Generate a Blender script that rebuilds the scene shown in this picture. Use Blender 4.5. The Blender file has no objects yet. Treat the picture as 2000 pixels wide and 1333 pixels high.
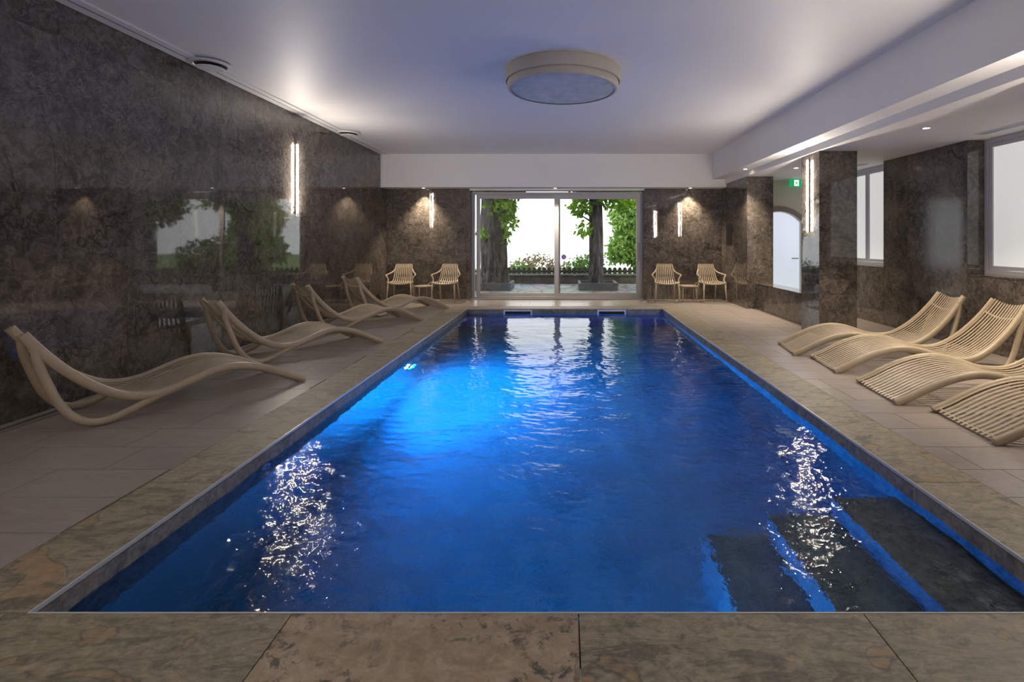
import bpy, math, random
import numpy as np
from mathutils import Vector, Matrix

random.seed(7)
rng = np.random.default_rng(11)
scene = bpy.context.scene
COL = scene.collection

# ------------------------------------------------------------------ camera
F, UX, VY, EYE = 1000.0, 1103.0, 471.0, 1.25      # focal length and vanishing point in pixels of 2000x1333
cam_data = bpy.data.cameras.new('camera')
cam_data.sensor_width = 36.0
cam_data.sensor_fit = 'HORIZONTAL'
cam_data.lens = F / 2000.0 * 36.0
cam_data.shift_x = -(UX - 1000.0) / 2000.0
cam_data.shift_y = -(666.5 - VY) / 2000.0
cam_data.clip_start = 0.05
cam_data.clip_end = 500
cam = bpy.data.objects.new('camera', cam_data)
cam.location = (0, 0, EYE)
cam.rotation_euler = (math.radians(90), 0, 0)
COL.objects.link(cam)
scene.camera = cam

# ------------------------------------------------------------------ world, exposure
world = bpy.data.worlds.new('overcast_sky')
scene.world = world
world.use_nodes = True
wb = world.node_tree.nodes['Background']
wb.inputs['Color'].default_value = (0.97, 0.98, 1.0, 1)
wb.inputs['Strength'].default_value = 2.3
scene.view_settings.view_transform = 'Standard'
scene.view_settings.look = 'None'
scene.view_settings.gamma = 1.0
scene.view_settings.use_curve_mapping = False
scene.view_settings.exposure = 0.08
cy = scene.cycles
cy.max_bounces = 10
cy.diffuse_bounces = 5
cy.glossy_bounces = 6
cy.transparent_max_bounces = 16
cy.sample_clamp_indirect = 6.0
cy.caustics_reflective = False
cy.caustics_refractive = True

# hazy daylight outside: a very soft sun behind thin cloud
sun_d = bpy.data.lights.new('hazy_sun', 'SUN')
sun_d.energy = 1.0
sun_d.angle = math.radians(25)
sun_d.color = (1.0, 0.97, 0.9)
sun = bpy.data.objects.new('hazy_sun', sun_d)
sun.rotation_euler = (math.radians(24), math.radians(14), 0)
COL.objects.link(sun)

LED_WARM = (1.0, 0.885, 0.765)
LED_STRENGTH = 290.0
DOWN_POWER = 50.0
POOL_BLUE = (0.0, 0.24, 1.0)
POOL_POWER = 620.0

# ------------------------------------------------------------------ helpers
def tag(o, label=None, cat=None, group=None, kind=None):
    if label: o['label'] = label
    if cat: o['category'] = cat
    if group: o['group'] = group
    if kind: o['kind'] = kind
    return o

def link(o, parent=None):
    COL.objects.link(o)
    if parent is not None:
        o.parent = parent
    return o

def empty(name, loc=(0, 0, 0), rz=0.0):
    o = bpy.data.objects.new(name, None)
    o.empty_display_size = 0.1
    o.location = loc
    o.rotation_euler = (0, 0, rz)
    return link(o)

def copy_tree(o, parent=None):
    c = o.copy()
    COL.objects.link(c)
    c.parent = parent
    for ch in o.children:
        copy_tree(ch, c)
    return c

class MB:
    """collects shapes into one mesh"""
    def __init__(self):
        self.v, self.f = [], []
    def box(self, x0, x1, y0, y1, z0, z1):
        n = len(self.v)
        self.v += [(x0, y0, z0), (x1, y0, z0), (x1, y1, z0), (x0, y1, z0),
                   (x0, y0, z1), (x1, y0, z1), (x1, y1, z1), (x0, y1, z1)]
        for q in ((0, 3, 2, 1), (4, 5, 6, 7), (0, 1, 5, 4), (1, 2, 6, 5), (2, 3, 7, 6), (3, 0, 4, 7)):
            self.f.append(tuple(n + i for i in q))
        return self
    def tube(self, pts, r, n=10, ry=None, caps=True, frame=None):
        """sweep an ellipse along pts; r may be a list"""
        pts = [Vector(p) for p in pts]
        m = len(pts)
        base = len(self.v)
        up = Vector(frame) if frame else None
        prev = None
        for i, p in enumerate(pts):
            t = (pts[min(i + 1, m - 1)] - pts[max(i - 1, 0)]).normalized()
            if up is not None:
                a = up - t * up.dot(t)
                a.normalize()
            elif prev is None:
                a = Vector((0, 0, 1)) if abs(t.z) < 0.9 else Vector((1, 0, 0))
                a = (a - t * a.dot(t)).normalized()
            else:
                a = (prev - t * prev.dot(t)).normalized()
            prev = a
            b = t.cross(a)
            rr = r[i] if isinstance(r, (list, tuple)) else r
            r2 = rr if ry is None else ry
            for k in range(n):
                w = 2 * math.pi * k / n
                q = p + a * (math.cos(w) * rr) + b * (math.sin(w) * r2)
                self.v.append(tuple(q))
        for i in range(m - 1):
            for k in range(n):
                k2 = (k + 1) % n
                self.f.append((base + i * n + k, base + (i + 1) * n + k, base + (i + 1) * n + k2, base + i * n + k2))
        if caps:
            self.f.append(tuple(base + k for k in range(n)))
            self.f.append(tuple(base + (m - 1) * n + k for k in reversed(range(n))))
        return self
    def lathe(self, prof, n=48, c=(0, 0, 0)):
        base = len(self.v)
        m = len(prof)
        for r, z in prof:
            for k in range(n):
                w = 2 * math.pi * k / n
                self.v.append((c[0] + r * math.cos(w), c[1] + r * math.sin(w), c[2] + z))
        for i in range(m - 1):
            for k in range(n):
                k2 = (k + 1) % n
                self.f.append((base + i * n + k, base + i * n + k2, base + (i + 1) * n + k2, base + (i + 1) * n + k))
        return self
    def cap(self, ring):
        self.f.append(tuple(ring))
        return self
    def prism(self, outline, axis, a0, a1):
        """extrude a 2-D outline along axis (0,1,2) from a0 to a1"""
        n = len(outline)
        base = len(self.v)
        for a in (a0, a1):
            for (p, q) in outline:
                self.v.append({0: (a, p, q), 1: (p, a, q), 2: (p, q, a)}[axis])
        self.f.append(tuple(base + i for i in range(n)))
        self.f.append(tuple(base + n + i for i in reversed(range(n))))
        for i in range(n):
            j = (i + 1) % n
            self.f.append((base + i, base + n + i, base + n + j, base + j))
        return self
    def mesh(self, name, mat, smooth=False):
        me = bpy.data.meshes.new(name)
        me.from_pydata(self.v, [], self.f)
        me.update()
        if mat is not None:
            me.materials.append(mat)
        import bmesh
        bm = bmesh.new(); bm.from_mesh(me)
        bmesh.ops.recalc_face_normals(bm, faces=bm.faces)
        bm.to_mesh(me); bm.free()
        if smooth:
            me.polygons.foreach_set('use_smooth', [True] * len(me.polygons))
        return me
    def build(self, name, mat, parent=None, smooth=False):
        return link(bpy.data.objects.new(name, self.mesh(name, mat, smooth)), parent)

def auto_smooth(o, deg=40):
    me = o.data
    me.polygons.foreach_set('use_smooth', [True] * len(me.polygons))
    try:
        me.set_sharp_from_angle(angle=math.radians(deg))
    except Exception:
        pass

_unit = {}
def piece(name, parent, x0, x1, y0, y1, z0, z1, mat):
    """one rectangular piece, unit mesh shared between alike pieces"""
    key = (name, mat.name)
    if key not in _unit:
        _unit[key] = MB().box(-.5, .5, -.5, .5, -.5, .5).mesh(name, mat)
    o = bpy.data.objects.new(name, _unit[key])
    o.location = ((x0 + x1) / 2, (y0 + y1) / 2, (z0 + z1) / 2)
    o.scale = (x1 - x0, y1 - y0, z1 - z0)
    return link(o, parent)

def catmull(pts, per=6):
    P = [Vector(p) for p in pts]
    P = [P[0] * 2 - P[1]] + P + [P[-1] * 2 - P[-2]]
    out = []
    for i in range(1, len(P) - 2):
        for k in range(per):
            t = k / per
            a, b, c, d = P[i - 1], P[i], P[i + 1], P[i + 2]
            out.append(0.5 * ((2 * b) + (c - a) * t + (2 * a - 5 * b + 4 * c - d) * t * t + (3 * b - a - 3 * c + d) * t ** 3))
    out.append(P[-2].copy())
    return out

# ------------------------------------------------------------------ materials
class NT:
    def __init__(self, name):
        self.m = bpy.data.materials.new(name)
        self.m.use_nodes = True
        self.t = self.m.node_tree
        self.p = self.t.nodes['Principled BSDF']
        self.out = self.t.nodes['Material Output']
    def n(self, kind, **kw):
        nd = self.t.nodes.new(kind)
        for k, v in kw.items():
            if k.startswith('_'):
                setattr(nd, k[1:], v)
            else:
                key = int(k[1:]) if k[0] == 'i' and k[1:].isdigit() else k.replace('__', ' ')
                self.set(nd.inputs[key], v)
        return nd
    def set(self, sock, v):
        if hasattr(v, 'is_output') or isinstance(v, bpy.types.NodeSocket):
            self.t.links.new(v, sock)
        else:
            sock.default_value = v
    def ramp(self, fac, stops, interp='LINEAR'):
        r = self.t.nodes.new('ShaderNodeValToRGB')
        cr = r.color_ramp
        cr.interpolation = interp
        while len(cr.elements) < len(stops):
            cr.elements.new(0.5)
        for e, (pos, c) in zip(cr.elements, stops):
            e.position = pos
            e.color = (c, c, c, 1) if isinstance(c, (int, float)) else (*c, 1)
        self.t.links.new(fac, r.inputs[0])
        return r.outputs[0]
    def math(self, op, a, b=0.0, clamp=False):
        m = self.n('ShaderNodeMath', _operation=op, _use_clamp=clamp)
        self.set(m.inputs[0], a); self.set(m.inputs[1], b)
        return m.outputs[0]
    def mix(self, fac, a, b, blend='MIX'):
        m = self.n('ShaderNodeMix', _data_type='RGBA', _blend_type=blend)
        self.set(m.inputs[0], fac)
        self.set(m.inputs[6], a if not isinstance(a, tuple) else (*a, 1)[:4])
        self.set(m.inputs[7], b if not isinstance(b, tuple) else (*b, 1)[:4])
        return m.outputs[2]
    def pos(self, scale=(1, 1, 1), rnd=0.0):
        g = self.n('ShaderNodeNewGeometry')
        v = g.outputs['Position']
        if rnd:
            oi = self.n('ShaderNodeObjectInfo')
            c = self.n('ShaderNodeCombineXYZ')
            for i, k in enumerate((rnd, rnd * 1.7, rnd * 2.3)):
                self.set(c.inputs[i], self.math('MULTIPLY', oi.outputs['Random'], k))
            a = self.n('ShaderNodeVectorMath', _operation='ADD')
            self.set(a.inputs[0], v); self.set(a.inputs[1], c.outputs[0])
            v = a.outputs[0]
            self.rand = oi.outputs['Random']
        mp = self.n('ShaderNodeMapping')
        self.set(mp.inputs[0], v)
        mp.inputs['Scale'].default_value = scale
        return mp.outputs[0]
    def noise(self, vec, scale, detail=4, rough=0.55, dist=0.0):
        nd = self.n('ShaderNodeTexNoise', Scale=scale, Detail=detail, Roughness=rough, Distortion=dist)
        self.set(nd.inputs['Vector'], vec)
        return nd.outputs[0]
    def bump(self, h, strength=0.2, dist=0.01):
        b = self.n('ShaderNodeBump', Strength=strength, Distance=dist)
        self.set(b.inputs['Height'], h)
        self.t.links.new(b.outputs[0], self.p.inputs['Normal'])
        return b.outputs[0]
    def base(self, c):
        self.set(self.p.inputs['Base Color'], (*c, 1) if isinstance(c, tuple) and len(c) == 3 else c)
    def rough(self, r):
        self.set(self.p.inputs['Roughness'], r)

def plain(name, col, rough=0.5, metal=0.0, noise=0.06, scale=8.0):
    t = NT(name)
    n = t.noise(t.pos(), scale, 4)
    lo = tuple(c * (1 - noise) for c in col); hi = tuple(min(1, c * (1 + noise)) for c in col)
    t.base(t.ramp(n, [(0.3, lo), (0.7, hi)]))
    t.rough(rough)
    t.p.inputs['Metallic'].default_value = metal
    return t.m

def m_marble(name='dark_marble', r0=0.015, r1=0.045, ior=1.60):
    t = NT(name)
    v = t.pos(rnd=40.0)
    n1 = t.noise(v, 1.5, 10, 0.62, 1.0)
    n2 = t.noise(v, 11.0, 10, 0.72, 1.2)
    col = t.ramp(n1, [(0.38, (0.055, 0.046, 0.038)), (0.50, (0.098, 0.083, 0.069)), (0.62, (0.155, 0.133, 0.110))])
    col = t.mix(0.42, col, t.ramp(n2, [(0.40, (0.026, 0.022, 0.019)), (0.50, (0.10, 0.086, 0.072)), (0.60, (0.235, 0.205, 0.172))]))
    for sc, dt, ds, wd, amt, cc in ((2.9, 8, 2.0, .012, .6, (0.29, 0.25, 0.21)), (5.5, 8, 2.4, .02, .5, (0.26, 0.225, 0.19)),
                                    (4.0, 6, 2.6, .010, .25, (0.02, 0.017, 0.014)), (0.7, 4, 0.8, .005, .8, (0.016, 0.014, 0.012)), (1.3, 5, 1.2, .006, .6, (0.02, 0.017, 0.014))):
        a = t.math('ABSOLUTE', t.math('SUBTRACT', t.noise(v, sc, dt, 0.62, ds), 0.49))
        gate = t.ramp(t.noise(v, sc * .6, 2), [(0.42, 0.1), (0.56, 1.0)])
        col = t.mix(t.math('MULTIPLY', t.ramp(a, [(0.0, amt), (wd * .5, amt * .8), (wd, 0.0)]), gate), col, cc)
    t.base(col)
    t.rough(t.ramp(n2, [(0.4, r0), (0.6, r1)]))
    t.p.inputs['IOR'].default_value = ior
    w = t.noise(t.pos(rnd=5.0), 2.2, 1, 0.4)
    t.bump(w, 0.05, 0.01)
    return t.m

def m_floor_tile():
    t = NT('beige_floor_tile')
    v = t.pos(scale=(1.0, 3.2, 1.0), rnd=30.0)
    n1 = t.noise(v, 2.5, 8, 0.62, 0.9)
    col = t.ramp(n1, [(0.30, (0.228, 0.200, 0.177)), (0.50, (0.262, 0.232, 0.206)), (0.70, (0.300, 0.268, 0.241))])
    n2 = t.noise(t.pos(scale=(3, 14, 3), rnd=30.0), 6, 8, 0.7)
    col = t.mix(0.20, col, t.ramp(n2, [(0.38, (0.14, 0.12, 0.103)), (0.50, (0.26, 0.228, 0.20)), (0.62, (0.39, 0.35, 0.312))]))
    a = t.math('ABSOLUTE', t.math('SUBTRACT', t.noise(t.pos(rnd=23.0), 1.5, 3, 0.5, 1.6), 0.5))
    col = t.mix(t.ramp(a, [(0.0, 0.16), (0.006, 0.0)]), col, (0.50, 0.45, 0.40))
    col = t.mix(t.math('MULTIPLY', t.rand, 0.22), col, (0.18, 0.152, 0.13))
    col = t.mix(1.0, col, (1.2, 1.2, 1.21), 'MULTIPLY')
    t.base(col)
    t.rough(0.30)
    return t.m

def m_coping(name, speck=False):
    t = NT(name)
    v = t.pos(scale=(1.0, 1.0, 1.0), rnd=30.0)
    n1 = t.noise(t.pos(scale=(1.3, 2.6, 2.0), rnd=30.0), 2.0, 9, 0.66, 1.8)
    n2 = t.noise(v, 26.0, 10, 0.78, 0.6)
    n3 = t.noise(v, 3.2, 3, 0.5, 0.8)
    if speck:
        col = t.ramp(n1, [(0.38, (0.28, 0.205, 0.13)), (0.62, (0.41, 0.315, 0.215))])
        dots = t.noise(v, 17.0, 8, 0.74, 0.5)
        blot = t.math('MULTIPLY', t.ramp(dots, [(0.52, 0.0), (0.57, 1.0)]), t.ramp(n3, [(0.38, 0.15), (0.50, 1.0)]))
        col = t.mix(blot, col, (0.055, 0.052, 0.04))
        col = t.mix(t.ramp(t.noise(v, 8.0, 6, .7), [(0.56, 0.0), (0.66, .5)]), col, (0.24, 0.13, 0.065))
    else:
        st = t.noise(t.pos(scale=(1.0, 4.0, 2.0), rnd=30.0), 3.0, 10, 0.7, 2.4)
        col = t.ramp(n1, [(0.36, (0.080, 0.076, 0.056)), (0.43, (0.20, 0.178, 0.118)), (0.50, (0.31, 0.258, 0.168)),
                          (0.55, (0.17, 0.162, 0.12)), (0.62, (0.35, 0.275, 0.175))])
        col = t.mix(0.45, col, t.ramp(st, [(0.38, (0.055, 0.052, 0.038)), (0.46, (0.21, 0.185, 0.122)), (0.53, (0.40, 0.33, 0.22)), (0.60, (0.12, 0.11, 0.08))]))
        ring = t.math('ABSOLUTE', t.math('SUBTRACT', n3, 0.625))
        col = t.mix(t.ramp(n3, [(0.625, 0.0), (0.645, 0.7)]), col, (0.33, 0.20, 0.095))
        col = t.mix(t.ramp(ring, [(0.0, 0.8), (0.018, 0.0)]), col, (0.06, 0.052, 0.036))
        dk = t.ramp(t.noise(t.pos(scale=(1, 2.4, 1), rnd=11.0), 4.0, 7, 0.7, 1.0), [(0.54, 0.0), (0.60, 0.8)])
        col = t.mix(dk, col, (0.066, 0.064, 0.05))
        col = t.mix(t.math('MULTIPLY', t.rand, 0.3), col, (0.11, 0.11, 0.083))
    col = t.mix(1.0, col, (1.25, 1.25, 1.25), 'MULTIPLY')
    col = t.mix(0.30, col, t.ramp(n2, [(0.40, (0.05, 0.046, 0.033)), (0.50, (0.19, 0.165, 0.115)), (0.60, (0.40, 0.345, 0.25))]))
    t.base(col)
    t.rough(t.ramp(n2, [(0.4, 0.50), (0.6, 0.62)]))
    t.bump(n2, 0.15, 0.004)
    return t.m

def emis(name, col, strength):
    t = NT(name)
    t.p.inputs['Base Color'].default_value = (*col, 1)
    t.p.inputs['Emission Color'].default_value = (*col, 1)
    t.p.inputs['Emission Strength'].default_value = strength
    t.p.inputs['Roughness'].default_value = 0.4
    return t.m

def m_glass():
    t = NT('clear_window_glass')
    tr = t.n('ShaderNodeBsdfTransparent'); tr.inputs[0].default_value = (0.975, 0.99, 0.985, 1)
    gl = t.n('ShaderNodeBsdfGlossy'); gl.inputs['Roughness'].default_value = 0.01
    fr = t.n('ShaderNodeFresnel', IOR=1.45)
    mx = t.n('ShaderNodeMixShader')
    t.t.links.new(fr.outputs[0], mx.inputs[0]); t.t.links.new(tr.outputs[0], mx.inputs[1]); t.t.links.new(gl.outputs[0], mx.inputs[2])
    t.t.links.new(mx.outputs[0], t.out.inputs[0])
    return t.m

def m_water():
    t = NT('pool_water')
    tr = t.n('ShaderNodeBsdfRefraction'); tr.inputs['Color'].default_value = (0.93, 0.98, 1.0, 1); tr.inputs['IOR'].default_value = 1.333; tr.inputs['Roughness'].default_value = 0.0
    gl = t.n('ShaderNodeBsdfGlossy'); gl.inputs['Roughness'].default_value = 0.008
    n = t.noise(t.pos(), 36.0, 2, 0.5, 0.3)
    sx = t.n('ShaderNodeSeparateXYZ'); t.set(sx.inputs[0], t.n('ShaderNodeNewGeometry').outputs['Position'])
    mr = t.n('ShaderNodeMapRange'); t.set(mr.inputs[0], sx.outputs[1])
    for k, val in ((1, 2.2), (2, 5.5), (3, 0.55), (4, 0.05)): mr.inputs[k].default_value = val
    b = t.n('ShaderNodeBump', Distance=0.006)
    t.set(b.inputs['Strength'], mr.outputs[0])
    t.t.links.new(n, b.inputs['Height'])
    fr = t.n('ShaderNodeFresnel', IOR=1.333)
    for nd in (fr, gl, tr): t.t.links.new(b.outputs[0], nd.inputs['Normal'])
    mx = t.n('ShaderNodeMixShader')
    t.t.links.new(fr.outputs[0], mx.inputs[0]); t.t.links.new(tr.outputs[0], mx.inputs[1]); t.t.links.new(gl.outputs[0], mx.inputs[2])
    t.t.links.new(mx.outputs[0], t.out.inputs[0])
    va = t.n('ShaderNodeVolumeAbsorption'); va.inputs['Color'].default_value = (0.05, 0.78, 0.92, 1); va.inputs['Density'].default_value = 0.55
    t.t.links.new(va.outputs[0], t.out.inputs['Volume'])
    return t.m

def m_pool_stone():
    t = NT('pool_lining_stone')
    v = t.pos(rnd=3.0)
    n1 = t.noise(v, 4.0, 8, 0.65, 1.2)
    n2 = t.noise(v, 30.0, 8, 0.75)
    col = t.ramp(n1, [(0.38, (0.085, 0.085, 0.068)), (0.5, (0.18, 0.172, 0.135)), (0.62, (0.26, 0.235, 0.18))])
    col = t.mix(0.4, col, t.ramp(n2, [(0.4, (0.045, 0.047, 0.04)), (0.5, (0.17, 0.16, 0.13)), (0.6, (0.33, 0.31, 0.25))]))
    t.base(col); t.rough(0.6)
    t.bump(n2, 0.2, 0.004)
    return t.m

def m_leaf(name, c0, c1):
    t = NT(name)
    g = t.n('ShaderNodeNewGeometry')
    col = t.ramp(g.outputs['Random Per Island'], [(0.0, c0), (1.0, c1)])
    df = t.n('ShaderNodeBsdfDiffuse'); tl = t.n('ShaderNodeBsdfTranslucent')
    t.t.links.new(col, df.inputs[0]); t.t.links.new(col, tl.inputs[0])
    mx = t.n('ShaderNodeMixShader'); mx.inputs[0].default_value = 0.4
    t.t.links.new(df.outputs[0], mx.inputs[1]); t.t.links.new(tl.outputs[0], mx.inputs[2])
    t.t.links.new(mx.outputs[0], t.out.inputs[0])
    return t.m

def m_bark():
    t = NT('tree_bark')
    n = t.noise(t.pos(scale=(9, 9, 1.6)), 2.0, 8, 0.7, 0.6)
    t.base(t.ramp(n, [(0.40, (0.010, 0.009, 0.008)), (0.5, (0.05, 0.043, 0.038)), (0.60, (0.13, 0.118, 0.108))]))
    t.rough(0.9)
    t.bump(n, 0.8, 0.03)
    return t.m

def m_paving():
    t = NT('crazy_paving')
    v = t.n('ShaderNodeTexVoronoi', Scale=2.6, _feature='DISTANCE_TO_EDGE')
    t.set(v.inputs['Vector'], t.pos())
    c = t.n('ShaderNodeTexVoronoi', Scale=2.6)
    t.set(c.inputs['Vector'], t.pos())
    stone = t.mix(0.35, t.ramp(t.noise(t.pos(), 6.0, 5), [(0.4, (0.13, 0.125, 0.12)), (0.6, (0.25, 0.24, 0.23))]), c.outputs['Color'], 'SOFT_LIGHT')
    t.base(t.mix(t.ramp(v.outputs[0], [(0.02, 1.0), (0.06, 0.0)]), stone, (0.035, 0.033, 0.03)))
    t.rough(0.6)
    return t.m

MARBLE = m_marble()
MARBLE_R = m_marble('dark_marble_satin', 0.10, 0.16, 1.42)
FLOOR_TILE = m_floor_tile()
COPING = m_coping('olive_slate_coping')
COPING_SPECK = m_coping('beige_speckled_coping', True)
POOL_STONE = m_pool_stone()
GROUT = plain('dark_grout', (0.038, 0.032, 0.027), 0.9)
PAINT = plain('white_wall_paint', (0.80, 0.79, 0.77), 0.75, noise=0.015, scale=2.0)
CEIL_PAINT = plain('white_ceiling_paint', (0.78, 0.775, 0.765), 0.55, noise=0.015, scale=1.5)
PLASTIC = plain('beige_resin', (0.40, 0.33, 0.235), 0.42, noise=0.05, scale=20)
ALU = plain('grey_painted_aluminium', (0.44, 0.43, 0.42), 0.35, noise=0.03)
WHITE_ALU = plain('pale_window_frame', (0.52, 0.52, 0.55), 0.35, noise=0.03)
STEEL = plain('brushed_steel', (0.55, 0.55, 0.55), 0.35, metal=0.8)
EDGE_TRIM = plain('pale_edge_trim', (0.50, 0.52, 0.53), 0.3)
BLACK = plain('black_plastic', (0.012, 0.012, 0.012), 0.4)
BRONZE = plain('dark_bronze', (0.06, 0.048, 0.036), 0.4, metal=0.5)
WHITE_PLASTIC = plain('white_plastic', (0.72, 0.72, 0.71), 0.4, noise=0.02)
GLASS = m_glass()
WATER = m_water()
LED = emis('warm_led_diffuser', LED_WARM, LED_STRENGTH)
SPOT_LENS = emis('downlight_lens', (1.0, 0.85, 0.66), 30.0)
BARK = m_bark()
PAVING = m_paving()
CONCRETE = plain('weathered_concrete', (0.115, 0.11, 0.105), 0.9, noise=0.25, scale=5)
OLD_WALL = plain('mossy_stone_wall', (0.075, 0.067, 0.048), 0.9, noise=0.45, scale=5)
WOOD_DARK = plain('dark_weathered_wood', (0.04, 0.037, 0.032), 0.85, noise=0.3, scale=9)
SOIL = plain('dark_soil', (0.05, 0.04, 0.03), 0.95, noise=0.4)
GRASS = plain('grass', (0.12, 0.20, 0.05), 0.95, noise=0.35, scale=3)

# ------------------------------------------------------------------ dimensions (metres)
XL, XR, XRW = -3.82, 4.75, 4.95          # left wall, right wall face, right window plane
YB, YN = 10.96, -1.6                      # far wall, wall behind the camera
ZC, ZB, ZA = 3.06, 2.53, 2.44             # ceiling, beam underside, alcove ceiling
XB0, XB1 = 3.08, 3.33                     # beam faces
PX, PY0, PY1 = 1.80, 1.718, 9.45          # pool half width, near and far edge
PCX = 2.15                                # outer edge of coping
PZ, WZ = -1.40, -0.09                     # pool floor, water level
POOLC = (0.0,)

# ------------------------------------------------------------------ floor
fl = MB()
fl.box(XL - .1, -PCX + .02, YN, YB + .1, -.16, -.010)
fl.box(PCX - .02, XRW + .2, YN, YB + .1, -.16, -.010)
fl.box(-PCX, PCX, YN, PY0 - .33, -.16, -.010)
fl.box(-PCX, PCX, PY1 + .33, YB + .1, -.16, -.010)
floor = tag(fl.build('floor', GROUT), 'beige stone tiled pool deck floor', kind='structure')
ROW, PH = 0.305, 2.19
g = 0.0022
XDR = XL + 0.16                            # edge of wall drain on the left
def tile_row(xa, xb, y0, y1, off, L=0.61):
    n0 = math.floor((xa - off) / L)
    x = off + n0 * L
    while x < xb:
        a, b = max(x, xa), min(x + L, xb)
        if b - a > 0.04:
            piece('floor_tile', floor, a + g, b - g, y0 + g, y1 - g, -.010, 0.0, FLOOR_TILE)
        x += L
i = -12
offs = {}
while True:
    y0 = PH + ROW * i
    y1 = y0 + ROW
    if y0 > YB - .02: break
    if y1 > 1.2:
        o1 = random.choice((-2.53, -2.42, -2.30, -2.68, -2.16 - .61))
        o2 = random.choice((2.295, 2.385, 2.47, 2.62, 2.75))
        if i % 3 == 2: o1 = -2.53
        if y0 > PY1 + .34 or y1 < PY0 - .36:
            tile_row(XDR, XRW - .22, max(y0, 0.6), min(y1, YB - .12), o1)
        else:
            tile_row(XDR, -PCX, y0, min(y1, YB - .12), o1)
            tile_row(PCX, XR, y0, min(y1, YB - .12), o2)
    i += 1
piece('floor_apron', floor, XL, XRW, YN, 0.9, -.010, 0.0, FLOOR_TILE)

# ------------------------------------------------------------------ pool basin
pb = MB()
pb.box(-PX - .2, PX + .2, PY0 - .2, PY1 + .2, PZ - .1, PZ)
pb.box(-PX - .2, -PX - .012, PY0 - .2, PY1 + .2, PZ, -.02)
pb.box(PX + .012, PX + .2, PY0 - .2, PY1 + .2, PZ, -.02)
pb.box(-PX - .012, PX + .012, PY0 - .2, PY0 - .012, PZ, -.02)
pb.box(-PX - .012, PX + .012, PY1 + .012, PY1 + .2, PZ, -.02)
pool = tag(pb.build('pool_basin', POOL_STONE), 'rectangular indoor pool basin lined with stone', 'pool', kind='structure')
yj = [PY0] + [2.648 + 1.197 * k for k in range(6)] + [PY1]
for a, b in zip(yj[:-1], yj[1:]):
    for s in (-1, 1):
        x0, x1 = (-PX - .012, -PX) if s < 0 else (PX, PX + .012)
        piece('edge_tile', pool, x0, x1, a + .0015, b - .0015, -.30, -.021, POOL_STONE)
xj = [-PX, -.912, .046, 1.0, PX]
for a, b in zip(xj[:-1], xj[1:]):
    piece('edge_tile', pool, a + .0015, b - .0015, PY1, PY1 + .012, -.30, -.021, POOL_STONE)
    piece('edge_tile', pool, a + .0015, b - .0015, PY0 - .012, PY0, -.30, -.021, POOL_STONE)
for k, (xa, z) in enumerate(((1.45, -.23), (1.10, -.42), (0.75, -.62))):
    piece('pool_step', pool, xa, PX if k == 0 else xa + .35, PY0, 2.79, PZ, z, POOL_STONE)

# coping
coping = tag(empty('pool_coping', (0, 0, 0)), 'olive slate coping slabs around the pool edge', kind='structure')
for a, b in zip(yj[:-1], yj[1:]):
    for s in (-1, 1):
        x0, x1 = (-PCX, -PX) if s < 0 else (PX, PCX)
        piece('coping_slab', coping, x0 + g, x1 - g, a + g, b - g, -.02, 0.001, COPING)
xn = [-2.83, -1.87, -.912, .046, 1.0, 1.957, 2.9]
for k, (a, b) in enumerate(zip(xn[:-1], xn[1:])):
    m = COPING_SPECK if k == 2 else COPING
    piece('coping_slab', coping, a + g, b - g, PY0 - .60, PY0 - .001, -.02, 0.001, m)
xf = [-PCX, -1.2, -.24, .72, 1.68, PCX]
for a, b in zip(xf[:-1], xf[1:]):
    piece('coping_slab', coping, a + g, b - g, PY1 + .001, PY1 + .34, -.02, 0.001, COPING)
e = .003
for (x0, x1, y0, y1) in ((-PX - e, -PX + .003, PY0, PY1), (PX - .003, PX + e, PY0, PY1),
                         (-PX, PX, PY0 - e, PY0 + .003), (-PX, PX, PY1 - .003, PY1 + e)):
    piece('edge_strip', coping, x0, x1, y0, y1, -.012, 0.0025, EDGE_TRIM)

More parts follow.
